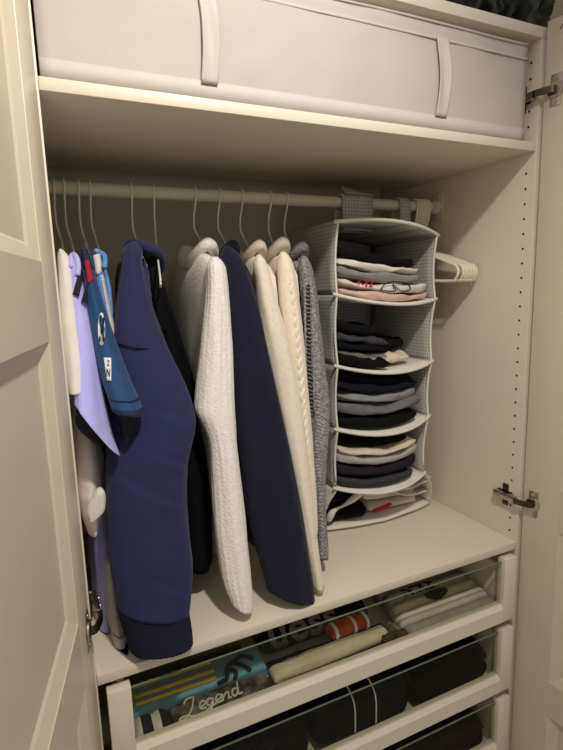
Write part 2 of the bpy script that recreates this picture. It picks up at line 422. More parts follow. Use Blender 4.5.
# drawers with glass fronts: stiles, a bottom rail, a glass pane with a bare top edge
DX0, DX1 = 0.013, 0.953
DRAW = [(-0.192, -0.030), (-0.384, -0.216), (-0.578, -0.410), (-0.775, -0.604)]
for i, (z0, z1) in enumerate(DRAW):
    d = wpart('drawer', join(box(0.034, 0.046, 0.012, 0.52, z0+0.012, z1-0.035, 0.001), box(0.934, 0.944, 0.012, 0.52, z0+0.012, z1-0.035, 0.001),
                             box(0.046, 0.934, 0.508, 0.52, z0+0.012, z1-0.035, 0.001), box(0.046, 0.934, 0.012, 0.508, z0+0.002, z0+0.008)), PAINT)
    for a, b in ((DX0, DX0+0.038), (DX1-0.038, DX1)):
        wpart('front_stile', box(a, b, -0.012, 0.010, z0, z1, 0.0012), PAINT, d)
    # bottom rail with a sloped inner edge
    prof = [(-0.012, z0), (-0.012, z0+0.034), (-0.004, z0+0.044), (0.010, z0+0.044), (0.010, z0)]
    wpart('front_rail', rings([[Vector((x, y, z)) for y, z in reversed(prof)] for x in (DX0+0.038, DX1-0.038)]), PAINT, d)
    mesh('glass_pane', box(DX0+0.034, DX1-0.034, -0.002, 0.002, z0+0.036, z1-0.010), GLASS, d, smooth=False)
    mesh('pane_edge', box(DX0+0.034, DX1-0.034, -0.002, 0.002, z1-0.010, z1-0.0093), M('glass_edge', (120, 128, 108), 0.3), d, smooth=False)

# ------------------------------------------------------------------ big fabric box on the upper shelf
bx0, bx1, by0, by1, bz0, bz1 = 0.004, 0.934, 0.006, 0.43, ZU1, 1.098
sb = thing('storage_box', 'large white fabric storage box with two pull straps filling the upper shelf', 'storage box', (0.478, 0.22, ZU1))
def boxfront():
    def fn(s, t):
        x = bx0+(bx1-bx0)*s; z = bz0+(bz1-bz0)*t
        bul = 0.004*math.sin(math.pi*s)*math.sin(math.pi*t)+0.0022*nz(s*6, t*2, 1)+0.0012*nz(s*14, t*4, 3)
        return (x, by0+0.004-bul, z), (0, -1, 0)
    return sheet(fn, 60, 16, 0.004)
mesh('front_panel', boxfront(), BOXF, sb)
sharp(mesh('body', join(box(bx0, bx0+0.004, by0+0.004, by1, bz0, bz1), box(bx1-0.004, bx1, by0+0.004, by1, bz0, bz1), box(bx0, bx1, by1-0.004, by1, bz0, bz1), box(bx0, bx1, by0+0.005, by1, bz0, bz0+0.004)), BOXF, sb))
def lid(s, t):
    x = bx0-0.002+(bx1-bx0+0.004)*s; y = by0+(by1-by0)*t
    return (x, y, bz1+0.002+0.006*math.sin(math.pi*s)*math.sin(math.pi*t)+0.003*nz(s*5, t*3, 9)), (0, 0, 1)
mesh('lid', sheet(lid, 40, 12, 0.004), BOXF, sb)
for zz, hh in ((bz0+0.002, 0.024), (bz1-0.028, 0.005)):
    def edge(s, t, zz=zz, hh=hh): return (bx0+(bx1-bx0)*s, by0+0.0012-0.004*math.sin(math.pi*s)*math.sin(math.pi*min(1, max(0, (zz+hh*t-bz0)/(bz1-bz0))))-0.0012*nz(s*6, 0.3, 1), zz+hh*t), (0, -1, 0)
    mesh('edging', sheet(edge, 60, 2, 0.002), BOXE, sb)
for xs, za, zb in ((0.243, bz0+0.022, bz1-0.024), (0.703, bz0+0.024, bz1-0.024)):
    def strap(s, t, xs=xs, za=za, zb=zb):
        z = za+(zb-za)*t; bow = 0.006*math.sin(math.pi*t)**0.7
        return (xs+(s-0.5)*0.026+0.004*math.sin(math.pi*t)+0.002*nz(t*3, xs, 1), by0-0.003-bow-0.003*math.cos(s*5+t*2)*math.sin(math.pi*t), z), (0.15, -1, 0)
    mesh('pull_strap', sheet(strap, 10, 24, 0.003), BOXE, sb)

# ------------------------------------------------------------------ things on top of the wardrobe
BLK = M('black_plastic_film', (14, 14, 15), 0.35, 0.1, 30, 0.5, 60, spec=0.5)
GRN = M('grey_green_film', (66, 68, 58), 0.3, 0.2, 30, 0.5, 50, spec=0.5, col2=(30, 31, 27))
BRN = M('dark_brown_cloth', (48, 30, 24), 0.8, 0.1, 30, 0.3, 200)
def blob(c, r, seed, amp, n=40, m_=26, freq=2.4, flat=0.0, ridge=0.0):
    R = []
    for i in range(m_+1):
        ph = math.pi*(0.02+0.96*i/m_); ring = []
        for j in range(n):
            th = 2*math.pi*j/n; d = Vector((sgnpow(math.sin(ph), .7)*math.cos(th), sgnpow(math.sin(ph), .7)*math.sin(th), math.cos(ph)))
            q = 1+amp*nz(d.x*freq+seed, d.y*freq, d.z*freq)+amp*0.5*nz(d.x*freq*2.3, d.y*freq*2.3+seed, d.z*freq*2.3)
            if ridge: q -= ridge*abs(nz(d.x*freq*1.6+seed, d.y*freq*1.6, d.z*freq*1.6+4))
            p = Vector((c[0]+d.x*r[0]*q, c[1]+d.y*r[1]*q, c[2]+d.z*r[2]*q))
            ring.append(p)
        R.append(ring)
    zmin = min(p.z for r_ in R for p in r_)
    for r_ in R:
        for p in r_: p.z = max(p.z, c[2]-r[2]*0.8)
    return rings(list(reversed(R)))
g = blob((0.795, 0.22, ZT1+0.19), (0.15, 0.21, 0.24), 3.1, 0.08, ridge=0.08)
mesh('stuffed_bag', g, BLK, None, 'black stuffed bag sitting on top of the wardrobe', 'bag')
g = blob((1.055, 0.27, ZT1+0.19), (0.105, 0.22, 0.24), 8.3, 0.22, 64, 44, 3.4, ridge=0.5)
mesh('crumpled_bag', g, GRN, None, 'crumpled grey-green plastic bag beside the black bag atop the wardrobe', 'bag')
mesh('folded_blanket', slab((0.42, 0.22, ZT1+0.08), (0.632, 0.22, ZT1+0.08), 0.20, 0.079, 0.4, 0.006, 2.2, 2), BRN, None, 'dark brown folded blanket on top of the wardrobe', 'blanket')

# ------------------------------------------------------------------ wire hangers on the rod
def hanger_geo(hk=0.112, rad=0.0019, half=0.165, drop=0.062):
    top = RZ+RR+rad+0.0004
    r0 = RR+rad+0.0006
    hook = [Vector((0, r0*math.sin(a), RZ+r0*math.cos(a))) for a in [math.radians(q) for q in range(110, -125, -12)]]
    # the hook comes round the front of the rod and runs down to the neck below it
    e = hook[-1]
    hook += [Vector((0, -0.012, RZ-0.025)), Vector((0, -0.004, RZ-0.045)), Vector((0, 0, RZ-0.07)), Vector((0, 0, RZ-hk))]
    zN = RZ-hk
    fr = [Vector((0, 0, zN)), Vector((0, -0.02, zN-0.010)), Vector((0, -half*0.55, zN-drop*0.55)), Vector((0, -half+0.01, zN-drop*0.92)), Vector((0, -half, zN-drop-0.004)), Vector((0, -half+0.012, zN-drop-0.010)),
          Vector((0, 0, zN-drop-0.012)), Vector((0, half-0.012, zN-drop-0.010)), Vector((0, half, zN-drop-0.004)), Vector((0, half-0.01, zN-drop*0.92)), Vector((0, half*0.55, zN-drop*0.55)), Vector((0, 0.02, zN-0.010)), Vector((0, 0, zN))]
    return hook, smooth_path(fr, 4), rad
def wire_hanger(x, label, hk=0.112, yaw=0.0, lean=0.0, wig=0.0, half=0.165, drop=0.062):
    t = thing('wire_hanger', label, 'hanger', (x, RY, RZ+RR), 'white wire hangers on the rod')
    hook, fr, rad = hanger_geo(hk, half=half, drop=drop)
    cz, sz = math.cos(yaw), math.sin(yaw)
    def fn(p):
        q = max(0.0, (RZ-p.z))
        k = min(1.0, q/0.06)*yaw; c, s = math.cos(k), math.sin(k)
        return Vector((x+p.y*-s+lean*max(0.0, min(q, hk)-0.07)*2.6-wig*math.sin(min(1, q/hk)*math.pi), RY+p.y*c, p.z))
    mesh('hook', tube([fn(p) for p in hook], rad, 8), WIRE, t)
    mesh('shoulder_frame', tube([fn(p) for p in fr], rad, 8), WIRE, t)
    return t
HK = [(0.019, 'white tee', 0.10), (0.037, 'lilac shirt', 0.10), (0.063, 'teal jersey', 0.10), (0.084, 'pale blue jersey', 0.10), (0.163, 'navy zip jacket', 0.10),
      (0.296, 'white fuzzy sweater', 0.105), (0.350, 'navy sweater', 0.10), (0.402, 'plain cream sweater', 0.11), (0.471, 'cream cable-knit sweater', 0.10), (0.512, 'grey openwork cardigan', 0.11)]
for k, (x, what, hk) in enumerate(HK):
    wire_hanger(x, 'white wire hanger carrying the '+what, hk, lean=(0.07 if k >= 8 else 0.14 if k >= 5 else 0.06), wig=(0.006 if k >= 5 else 0.002), half=(0.085 if k >= 8 else 0.105 if k >= 5 else 0.085), drop=(0.052 if k >= 5 else 0.05))
# the hanger beside the navy jacket stands twisted towards the door and shows its own arm
wire_hanger(0.207, 'white wire hanger with a bare arm showing beside the navy jacket hood', 0.108, yaw=-0.19, half=0.19, drop=0.075)

# ------------------------------------------------------------------ hanging clothes
GR = 'clothes hanging on the rod'
def cloth(name, label, cat, x): return thing(name, label, cat, (x, RY, RZ-0.10), GR)
# white tee
WT = M('white_jersey_cotton', (226, 219, 212), 0.9, 0.04, 30, 0.15, 500)
PK = M('pinkish_white_cotton', (228, 214, 212), 0.9, 0.05, 25, 0.2, 400)
t = cloth('tee_shirt', 'white tee with a hanging short sleeve, next to the left door', 'shirt', 0.019)
rows = [(249, 57, 64), (258, 57, 70), (275, 58, 73), (300, 59, 77), (340, 62, 81), (370, 65, 85), (393, 66, 88)]
mesh('sleeve', traced(rows, 0.20, 0.085, 0.02, 0.03, seed=1.3, fold=0.002, dv=-3), WT, t)
mesh('sleeve_hem', band_on(rows, 0.20, 0.085, 0.02, 0.03, 386.5, 387.5, 0.0012, seed=1.3, fold=0.002), PK, t)
mesh('shoulder', body(0.016, 0.010, 0.30, yc=0.35, wid=0.15, seed=2.0, top=0.70, fold=0.001), WT, t)
rows = [(320, 58, 70), (380, 62, 86), (420, 66, 97), (440, 68, 101), (470, 72, 104), (490, 76, 105), (505, 80, 104), (520, 86, 101)]
mesh('trunk', traced(rows, 0.30, 0.16, 0.10, 0.10, seed=2.2, fold=0.004, dv=-14, creases=((0.82, 0.02, 0.004, 5.0), (0.9, 0.02, 0.004, 5.5))), PK, t)
mesh('turned_hem', traced([(488, 97, 104), (495, 93, 105.5), (503, 88.5, 105.5), (511, 86.5, 104), (516, 87.5, 99), (520, 90, 93)], 0.045, 0.045, 0.012, 0.012, N=28, seed=5, fold=0.001, ex=0.8), WT, t)
# lilac shirt
LI = M('lilac_fabric', (184, 182, 244), 0.75, 0.04, 30, 0.1, 700, sheen=0.2)
BS = M('black_trim', (30, 29, 34), 0.8, 0.05, 60, 0.1, 600)
t = cloth('football_shirt', 'lilac football shirt with two black shoulder stripes and a black sleeve lining', 'shirt', 0.037)
rows = [(253, 71, 76), (262, 70, 80), (275, 69, 84), (290, 69, 88), (297, 69, 89.5), (330, 73, 98), (350, 75, 102), (380, 75, 109), (394, 75, 114), (405, 75, 119.5)]
LY = (0.20, 0.06, 0.022, 0.034)
mesh('sleeve', traced(rows, *LY, dv=50, dv0=0, N=80, seed=3.4, fold=0.0022, ypow=1.0), LI, t)
mesh('sleeve_lining', traced([(396, 77, 98), (412, 76, 102), (425, 76, 105), (434, 83, 107), (442, 94, 105)], 0.080, 0.076, 0.020, 0.020, N=18, seed=3.4, fold=0.0005, capr=False), BS, t)
mesh('collar', tube([surf(rows, LY, 71.5, 268, 0.002), surf(rows, LY, 71, 260, 0.003), at(73, 254.5, 1, 0.185), surf(rows, LY, 76.5, 258, 0.003), surf(rows, LY, 78.5, 266, 0.003), surf(rows, LY, 77.5, 276, 0.002)], 0.0045, 10, 5), LI, t)
mesh('shoulder_stripe', patch(rows, LY, ((80, 268), (84.5, 274), (79, 297), (72.5, 294)), 0.0015), BS, t)
mesh('shoulder_stripe', patch(rows, LY, ((86.5, 284), (88.2, 292), (87.5, 304), (81.5, 300)), 0.0015), BS, t)
rows = [(440, 82, 112), (480, 85, 114), (520, 88, 114), (560, 91, 113), (604, 95, 113)]
mesh('trunk', traced(rows, 0.30, 0.22, 0.12, 0.12, seed=4.4, fold=0.006), LI, t)
mesh('shoulder', body(0.044, 0.010, 0.30, yc=0.35, wid=0.15, seed=3.0, top=0.70, fold=0.001), LI, t)
# teal jersey
TE = M('teal_fabric', (26, 68, 114), 0.7, 0.06, 60, 0.15, 800, sheen=0.15)
NV = M('dark_navy_trim', (30, 38, 74), 0.75, 0.05, 60, 0.1, 600)
RD = M('red_trim', (158, 30, 48), 0.75, 0.05, 60, 0.1, 600)
WHT = M('white_print', (232, 230, 226), 0.7, 0.03)
t = cloth('football_jersey', 'teal jersey with red and navy shoulder, round ball badge and white label', 'shirt', 0.063)
rows = [(248, 80, 88), (258, 80, 92), (270, 82, 95), (290, 84, 100), (310, 87, 106), (330, 91, 112), (360, 97, 123), (380, 102, 131), (400, 109, 140), (411, 113, 144)]
TY = (0.21, 0.055, 0.02, 0.036)
mesh('sleeve', traced(rows, *TY, N=60, dv=2, seed=6.1, fold=0.0022), TE, t)
mesh('shoulder_panel', patch(rows, TY, ((80.5, 249.5), (87.5, 249.5), (94, 270), (82, 268)), 0.0018), NV, t)
mesh('red_panel', patch(rows, TY, ((84, 262), (89, 260), (94, 280), (88, 284)), 0.003), RD, t)
mesh('sleeve_hem', band_on(rows, *TY, 406.5, 410.8, 0.0014, seed=6.1, fold=0.002), NV, t)
mesh('hem_line', band_on(rows, *TY, 397, 398, 0.0012, seed=6.1, fold=0.002), NV, t)
mesh('sleeve_lining', traced([(404, 116, 141), (414, 118, 142), (420, 120, 138), (428, 121, 134), (440, 124, 131)], 0.065, 0.07, 0.028, 0.02, N=16, seed=2, fold=0.003, capr=False), BS, t)
mesh('trunk', body(0.070, 0.010, 0.20, yc=0.35, wid=0.15, seed=9.0, top=0.70, fold=0.001), TE, t)
def oval(cu, cv, ru, rv, lift, n=28):
    F_ = [surf(rows, TY, cu+ru*math.cos(2*math.pi*k/n), cv+rv*math.sin(2*math.pi*k/n), lift) for k in range(n)]
    B_ = [p+Vector((0, 0.002, 0)) for p in F_]
    return rings([B_, F_])
bd = mesh('ball_badge', oval(101.5, 328, 3.6, 16, 0.0015), WHT, t)
for du, dv_, ru, rv in ((0.3, 0, 1.4, 5), (2.0, 9, 0.9, 3.4), (-1.8, 9.5, 0.8, 3.2), (2.1, -8, 0.9, 3.6), (-1.4, -10, 1.0, 3.2)):
    mesh('badge_patch', oval(101.5+du, 328+dv_, ru, rv, 0.0026), BS, bd)
lbl = mesh('white_label', patch(rows, TY, ((103.5, 355.5), (111, 355.5), (111, 378), (106.5, 378)), 0.0018), WHT, t)
lq = lambda x, y: surf(rows, TY, 108+x*560, 367-y*560, 0.0034)
mesh('label_print', text_geo('N', 0.019, lambda x, y: lq(x*0.5, y-0.006), bold=0.0006), NV, lbl, smooth=False)
mesh('label_print', text_geo('Z', 0.013, lambda x, y: lq(x*0.5, y+0.011), bold=0.0004), NV, lbl, smooth=False)
# pale blue and white jersey
SK = M('sky_white_stripes', (222, 226, 232), 0.8, 0.05, 26, 0.1, 600, col2=(88, 148, 206))
SKB = M('sky_blue_fabric', (80, 138, 204), 0.8, 0.08, 60, 0.1, 600, col2=(120, 168, 216))
GW = M('grey_white_cotton', (206, 200, 196), 0.9, 0.05, 20, 0.15, 400)
t = cloth('striped_jersey', 'pale blue and white jersey between the teal jersey and the navy jacket', 'shirt', 0.084)
rows = [(251, 91, 99), (258, 91, 103), (270, 93, 104), (290, 97, 107), (310, 102, 111), (330, 106, 116), (345, 108, 119), (400, 110, 126)]
SY = (0.23, 0.13, 0.02, 0.03)
mesh('sleeve', traced(rows, *SY, seed=7.7, fold=0.001), SKB, t)
mesh('sleeve_stripe', patch(rows, SY, ((101, 275), (104, 276), (119, 346), (114, 346)), 0.002, 3, 14), WT, t)
mesh('sleeve_stripe', patch(rows, SY, ((93, 256), (100, 254), (103, 272), (96, 276)), 0.002, 4, 6), WT, t)
mesh('collar', tube([surf(rows, SY, 96, 252, 0.002), surf(rows, SY, 100, 253, 0.004), at(104.5, 256, 1, 0.205), at(105, 263, 1, 0.20), at(104, 268, 1, 0.195)], 0.005, 10, 5), SKB, t)
mesh('shoulder', body(0.094, 0.010, 0.25, yc=0.35, wid=0.15, seed=9.4, top=0.70, fold=0.001), SKB, t)
rows = [(540, 101, 116), (560, 101, 118), (590, 103, 123), (615, 106, 128), (636, 113, 131), (648, 121, 131)]
mesh('trunk', traced(rows, 0.20, 0.085, 0.08, 0.06, seed=8.8, fold=0.004, dv=4), GW, t)
mesh('hem_seam', band_on(rows, 0.20, 0.085, 0.08, 0.06, 616, 617, 0.0015, seed=8.8, fold=0.004), M('seam_thread', (150, 142, 138), 0.9), t)

# navy zip jacket
NJ = M('navy_sweatshirt_cloth', (40, 44, 82), 0.9, 0.05, 30, 0.12, 900, sheen=0.08)
NC = M('navy_rib_cuff', (24, 26, 44), 0.9, 0.05, 30, 0.3, 500, weave=('X', 120, 0.5))
BK = M('black_cloth_and_shade', (15, 15, 18), 0.9, 0.1, 30, 0.15, 600, spec=0.12)  # black seam and collar lining, also the painted shade on the jacket body
t = cloth('zip_jacket', 'navy blue zip jacket with stand collar and long ribbed-cuff sleeve', 'jacket', 0.163)
rows = [(242, 126, 141), (250, 122, 143), (262, 121.5, 142), (280, 119.5, 146), (309, 116.5, 153), (330, 114, 161), (345, 112, 167), (358, 110.5, 173), (383, 108, 185), (400, 107, 191), (418, 106, 195), (436, 105.5, 192.5), (455, 105.5, 188), (475, 105.5, 186), (506, 105.5, 186), (535, 106.5, 188), (563, 108.5, 191.5), (590, 114, 190), (606, 117, 188.5)]
JY = (0.19, 0.035, 0.04, 0.052)
cre = ((0.585, 0.009, 0.0030, 5.5), (0.69, 0.009, 0.0026, 5.4), (0.64, 0.012, 0.0016, 4.4), (0.46, 0.014, 0.0016, 5.2), (0.9, 0.014, 0.0018, 5.0))
mesh('sleeve', traced(rows, *JY, N=120, n=56, creases=cre, seed=11.5, fold=0.0025, ex=0.85), NJ, t)
mesh('raglan_seam', tube([surf(rows, JY, 113.5+52*q, 341+5*math.sin(q*2.4)+1*q, 0.0022) for q in [k/20 for k in range(21)]], 0.0011, 6), BK, t)
mesh('cuff', traced([(604, 117, 188.5), (612, 118, 188.5), (625, 122, 190), (640, 127, 191.5), (651, 131, 192)], 0.034, 0.010, 0.045, 0.038, N=24, n=80, dv=-14, seed=3, fold=0.001, rib=(40, 0.0012), capr=False, ex=0.85), NC, t)
mesh('trunk', body(0.152, 0.022, 0.12, yc=0.32, wid=0.16, seed=12.0, top=0.715, fold=0.003), NJ, t)
mesh('collar', tube([at(127, 268, 1, 0.235), at(126, 252, 1, 0.23), at(131, 244, 1, 0.225), at(140, 245, 1, 0.21), at(150, 249, 1, 0.20), at(158, 253, 1, 0.215), at(162, 262, 1, 0.235), at(160, 272, 1, 0.25)], [0.006+0.004*math.sin(math.pi*k/42) for k in range(43)], 12, 6), NJ, t)
mesh('collar_lining', traced([(250, 138, 158), (258, 140, 161), (270, 143, 162), (285, 147, 161), (300, 150, 162), (330, 158, 168)], 0.25, 0.22, 0.02, 0.02, N=24, seed=4, fold=0.002), BK, t)
mesh('zipper', tube([at(144, 262, 1, 0.195), at(148, 276, 1, 0.188), at(146, 286, 1, 0.18), at(150, 294, 1, 0.178), at(149, 304, 1, 0.172), at(152, 314, 1, 0.17)], 0.0032, 8, 6), NJ, t)
# navy jacket body in shade, the shade painted in as black
t = cloth('shaded_jacket_body', 'shaded body of the navy jacket, shade painted black, beside the white fuzzy sweater', 'sweatshirt', 0.200)
rows = [(272, 152, 162), (285, 150, 165), (300, 152, 168), (330, 156, 178), (350, 160, 185), (380, 164, 193), (420, 168, 200), (450, 172, 206), (500, 178, 211), (550, 182, 213)]
mesh('trunk', traced(rows, 0.29, 0.21, 0.06, 0.10, seed=15, fold=0.004), BK, t)
# white fuzzy sweater
FZ = M('white_fuzzy_knit', (242, 236, 230), 0.95, 0.05, 120, 1.0, 240, sheen=0.3)
t = cloth('fuzzy_sweater', 'white fuzzy knit sweater with a long ribbed sleeve reaching the shelf', 'sweater', 0.300)
rows = [(257, 208, 221), (266, 207, 225), (290, 207, 228), (330, 203, 231), (370, 199, 232.5), (400, 196, 234), (412, 196, 234.5), (425, 203, 235.5), (440, 209, 236.5), (470, 211.5, 240), (500, 213, 243.5), (530, 215, 246.5), (560, 219, 249.5), (585, 224, 251.5), (603, 232, 252)]
mesh('sleeve', traced(rows, 0.16, 0.035, 0.03, 0.026, N=120, n=48, seed=16, fold=0.0025, dv=4, rib=(16, 0.0016)), FZ, t)
mesh('trunk', body(0.290, 0.026, 0.06, yc=0.315, wid=0.185, seed=17, top=0.716, fold=0.005), FZ, t)
mesh('collar', collar(0.297, 0.310, 0.714, 0.022, 0.085, 0.014, 0.036), FZ, t)
# navy sweater
NS = M('navy_fine_knit', (22, 25, 46), 0.92, 0.07, 60, 0.4, 500, sheen=0.08, weave=('Z', 90, 1.0))
t = cloth('navy_sweater', 'dark navy fine-knit sweater with a wide long sleeve', 'sweater', 0.353)
rows = [(246, 221, 233), (252, 219, 239), (264, 220, 244.5), (297, 224, 256), (350, 228, 267.5), (390, 231, 277), (427, 234, 286), (465, 239, 294), (504, 244, 301.5), (545, 252, 308), (570, 259, 311.5), (592, 266, 314)]
mesh('sleeve', traced(rows, 0.17, 0.035, 0.03, 0.032, N=90, n=44, seed=19, fold=0.003, dv=2, creases=((0.28, 0.006, 0.002, 4.7),)), NS, t)
mesh('trunk', body(0.350, 0.022, 0.08, yc=0.32, wid=0.18, seed=20, top=0.718, fold=0.004), NS, t)
mesh('collar', collar(0.353, 0.315, 0.714, 0.020, 0.08, 0.011, 0.036), NS, t)
# plain cream sweater
CR = M('cream_wool', (236, 224, 204), 0.95, 0.05, 90, 0.5, 420, sheen=0.3)
t = cloth('cream_sweater', 'plain cream wool sweater with a smooth sleeve between navy sweater and cable knit', 'sweater', 0.410)
rows = [(255, 253, 265), (264, 252, 268), (280, 255, 271.5), (300, 257, 277), (341, 263, 289), (380, 272, 297), (420, 280, 303.5), (460, 288, 309), (500, 296, 313.5), (540, 304, 318), (570, 310, 322), (586, 313, 324.5)]
mesh('sleeve', traced(rows, 0.17, 0.040, 0.03, 0.024, N=80, seed=22, fold=0.002, creases=((0.21, 0.005, 0.0016, 4.7),)), CR, t)
mesh('trunk', body(0.406, 0.022, 0.09, yc=0.32, wid=0.17, seed=23, top=0.714, fold=0.004), CR, t)
mesh('collar', collar(0.412, 0.312, 0.714, 0.020, 0.082, 0.012, 0.036), CR, t)
# cream cable-knit sweater
CK = M('cream_cable_knit', (240, 226, 206), 0.95, 0.05, 90, 0.6, 300, sheen=0.3)
t = cloth('cable_sweater', 'cream cable-knit sweater with a twisted cable down the sleeve', 'sweater', 0.471)
rows = [(252, 276, 290), (262, 276, 293), (275, 277, 295.5), (313, 280, 301), (363, 289, 306), (409, 295, 310), (450, 299, 313), (490, 303, 316), (530, 307, 318)]
CY = (0.175, 0.085, 0.03, 0.024)
mesh('sleeve', traced(rows, *CY, N=70, seed=25, fold=0.002), CK, t)
for s in (0, 1):
    P = []
    for i in range(150):
        q = i/149; v = 282+(510-282)*q; uL, uR = interp(rows, v); ph = q*2*math.pi*11+s*math.pi
        P.append(surf(rows, CY, uR-5.6-0.6*q+1.7*math.cos(ph), v, 0.0008+0.0022*math.sin(ph)))
    mesh('cable', tube(P, 0.0034, 8), CK, t)
mesh('trunk', body(0.464, 0.020, 0.10, yc=0.32, wid=0.16, seed=26, top=0.718, fold=0.004), CK, t)
mesh('collar', collar(0.468, 0.312, 0.720, 0.020, 0.082, 0.013, 0.036), CK, t)
# grey openwork cardigan
GK = M('grey_marl_knit', (170, 168, 168), 0.95, 0.2, 160, 0.9, 300, weave=('DIAGONAL', 70, 3.0), col2=(112, 110, 112))
t = cloth('grey_cardigan', 'grey marl knit cardigan with an open ladder stitch down the sleeve', 'cardigan', 0.520)
rows = [(256, 298, 309), (266, 298, 312), (285, 299, 315.5), (300, 300, 318), (330, 302, 320), (370, 304, 325), (385, 305, 328), (410, 307, 330), (440, 309, 328), (470, 311, 326), (510, 314, 327), (540, 316, 328), (555, 317, 328)]
KY = (0.19, 0.10, 0.03, 0.024)
mesh('sleeve', traced(rows, *KY, N=90, seed=28, fold=0.004), GK, t)
def onk(u, v, out=0.0): return surf(rows, KY, u, v, out)
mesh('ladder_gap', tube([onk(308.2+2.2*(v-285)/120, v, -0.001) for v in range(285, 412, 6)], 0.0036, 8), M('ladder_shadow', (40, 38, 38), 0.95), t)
rungs = []
for v in range(288, 410, 4):
    u = 308.2+2.2*(v-285)/120; rungs.append(tube([onk(u-2.4, v-0.6, 0.0015), onk(u, v, 0.0028), onk(u+2.4, v+0.6, 0.0015)], 0.0012, 6))
mesh('ladder_rungs', join(*rungs), GK, t)
for k, (a, b, v0, v1) in enumerate(((304.5, 306.8, 285, 411), (312, 314.5, 285, 411))):
    mesh('ladder_edge', tube([onk(a+(b-a)*(v-v0)/(v1-v0)+0.4*math.sin(v*0.9), v, 0.0005) for v in range(v0, v1, 2)], 0.0028, 8), GK, t)
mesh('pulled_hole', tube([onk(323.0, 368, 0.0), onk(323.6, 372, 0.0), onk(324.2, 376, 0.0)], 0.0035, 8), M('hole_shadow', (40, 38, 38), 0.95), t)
mesh('trunk', body(0.512, 0.018, 0.16, yc=0.345, wid=0.145, seed=29, top=0.712, fold=0.004), GK, t)
mesh('collar', collar(0.520, 0.320, 0.712, 0.020, 0.082, 0.013, 0.036), GK, t)

# ------------------------------------------------------------------ hanging organiser
GF = M('checked_fabric_side', (190, 188, 182), 0.9, 0.03, 30, 0.15, 500, grid=((1, 2), 0.0085, 0.30, (152, 150, 145)))
GB = M('checked_fabric_back', (190, 188, 182), 0.9, 0.03, 30, 0.15, 500, grid=((0, 2), 0.0085, 0.30, (152, 150, 145)))
OW = M('white_organiser_fabric', (224, 219, 208), 0.85, 0.03, 30, 0.15, 500)
OY1 = 0.47
#        z left, z right, x left, x right, front y, sag
LV = [(0.763, 0.740, 0.588, 0.870, 0.195, -0.012), (0.602, 0.583, 0.586, 0.872, 0.20, 0.016), (0.438, 0.426, 0.586, 0.864, 0.20, 0.018),
      (0.286, 0.282, 0.584, 0.857, 0.20, 0.020), (0.138, 0.128, 0.582, 0.850, 0.205, 0.018)]
og = thing('hanging_organiser', 'checked fabric hanging organiser with sagging white shelves full of folded clothes', 'organiser', (0.72, 0.33, 0.0))
def lev_pt(k, s, t):
    zl, zr, xl, xr, yf, sag = LV[k]
    y = yf+(OY1-yf)*t-0.030*4*s*(1-s)*(1-t)
    return Vector((xl+(xr-xl)*s, y, zl+(zr-zl)*s-sag*4*s*(1-s)*(1-0.5*t)))
for k in range(5):
    mesh('top_sheet' if k == 0 else 'shelf', sheet(lambda s, t, k=k: (lev_pt(k, s, t), (0, 0, 1)), 20, 8, 0.007), OW if k else GB, og)
    # rolled piping along the front edge, with its ends sticking out a little
    P = [lev_pt(k, -0.03, 0)]+[lev_pt(k, i/20, 0) for i in range(21)]+[lev_pt(k, 1.03, 0)]
    mesh('edge_piping', tube([p+Vector((0, -0.001, 0)) for p in P], 0.0042, 8), OW, og)
FLOORL = (0.012, 0.012, 0.590, 0.905, 0.255)
def side(k, s_):
    a = LV[k]; b = LV[k+1] if k < 4 else (FLOORL[0], FLOORL[1], FLOORL[2], FLOORL[3], FLOORL[4], 0)
    def fn(s, t):
        z = (a[0] if s_ < 0 else a[1])*(1-s)+(b[0] if s_ < 0 else b[1])*s
        x = (a[2] if s_ < 0 else a[3])*(1-s)+(b[2] if s_ < 0 else b[3])*s
        y0 = a[4]*(1-s)+b[4]*s; bow = 0.006*math.sin(math.pi*s)*math.sin(math.pi*t)+0.003*nz(s*2+k, t*3, s_)*math.sin(math.pi*s)
        y0 += 0.010*math.sin(math.pi*s) if k < 4 else 0
        return (x+s_*bow*(-1), y0+(OY1-y0)*t, z), (s_, 0, 0)
    return sheet(fn, 10, 10, 0.003)
for k in range(4):
    for s_ in (-1, 1): mesh('side_panel', side(k, s_), GF, og)
for s_ in (-1, 1):
    P = []
    for k in range(4):
        a, b = LV[k], LV[k+1]
        for i in range(8):
            s = i/8; P.append(Vector(((a[2] if s_ < 0 else a[3])*(1-s)+(b[2] if s_ < 0 else b[3])*s, a[4]*(1-s)+b[4]*s+0.010*math.sin(math.pi*s)-0.001, (a[0] if s_ < 0 else a[1])*(1-s)+(b[0] if s_ < 0 else b[1])*s)))
    mesh('edge_piping', tube(P, 0.0028, 8), OW, og)
def backp(s, t):
    z = 0.02+(0.75-0.02)*t; return (0.586+0.284*s, OY1+0.003, z), (0, 1, 0)
mesh('back_panel', sheet(backp, 4, 12, 0.003), GB, og)
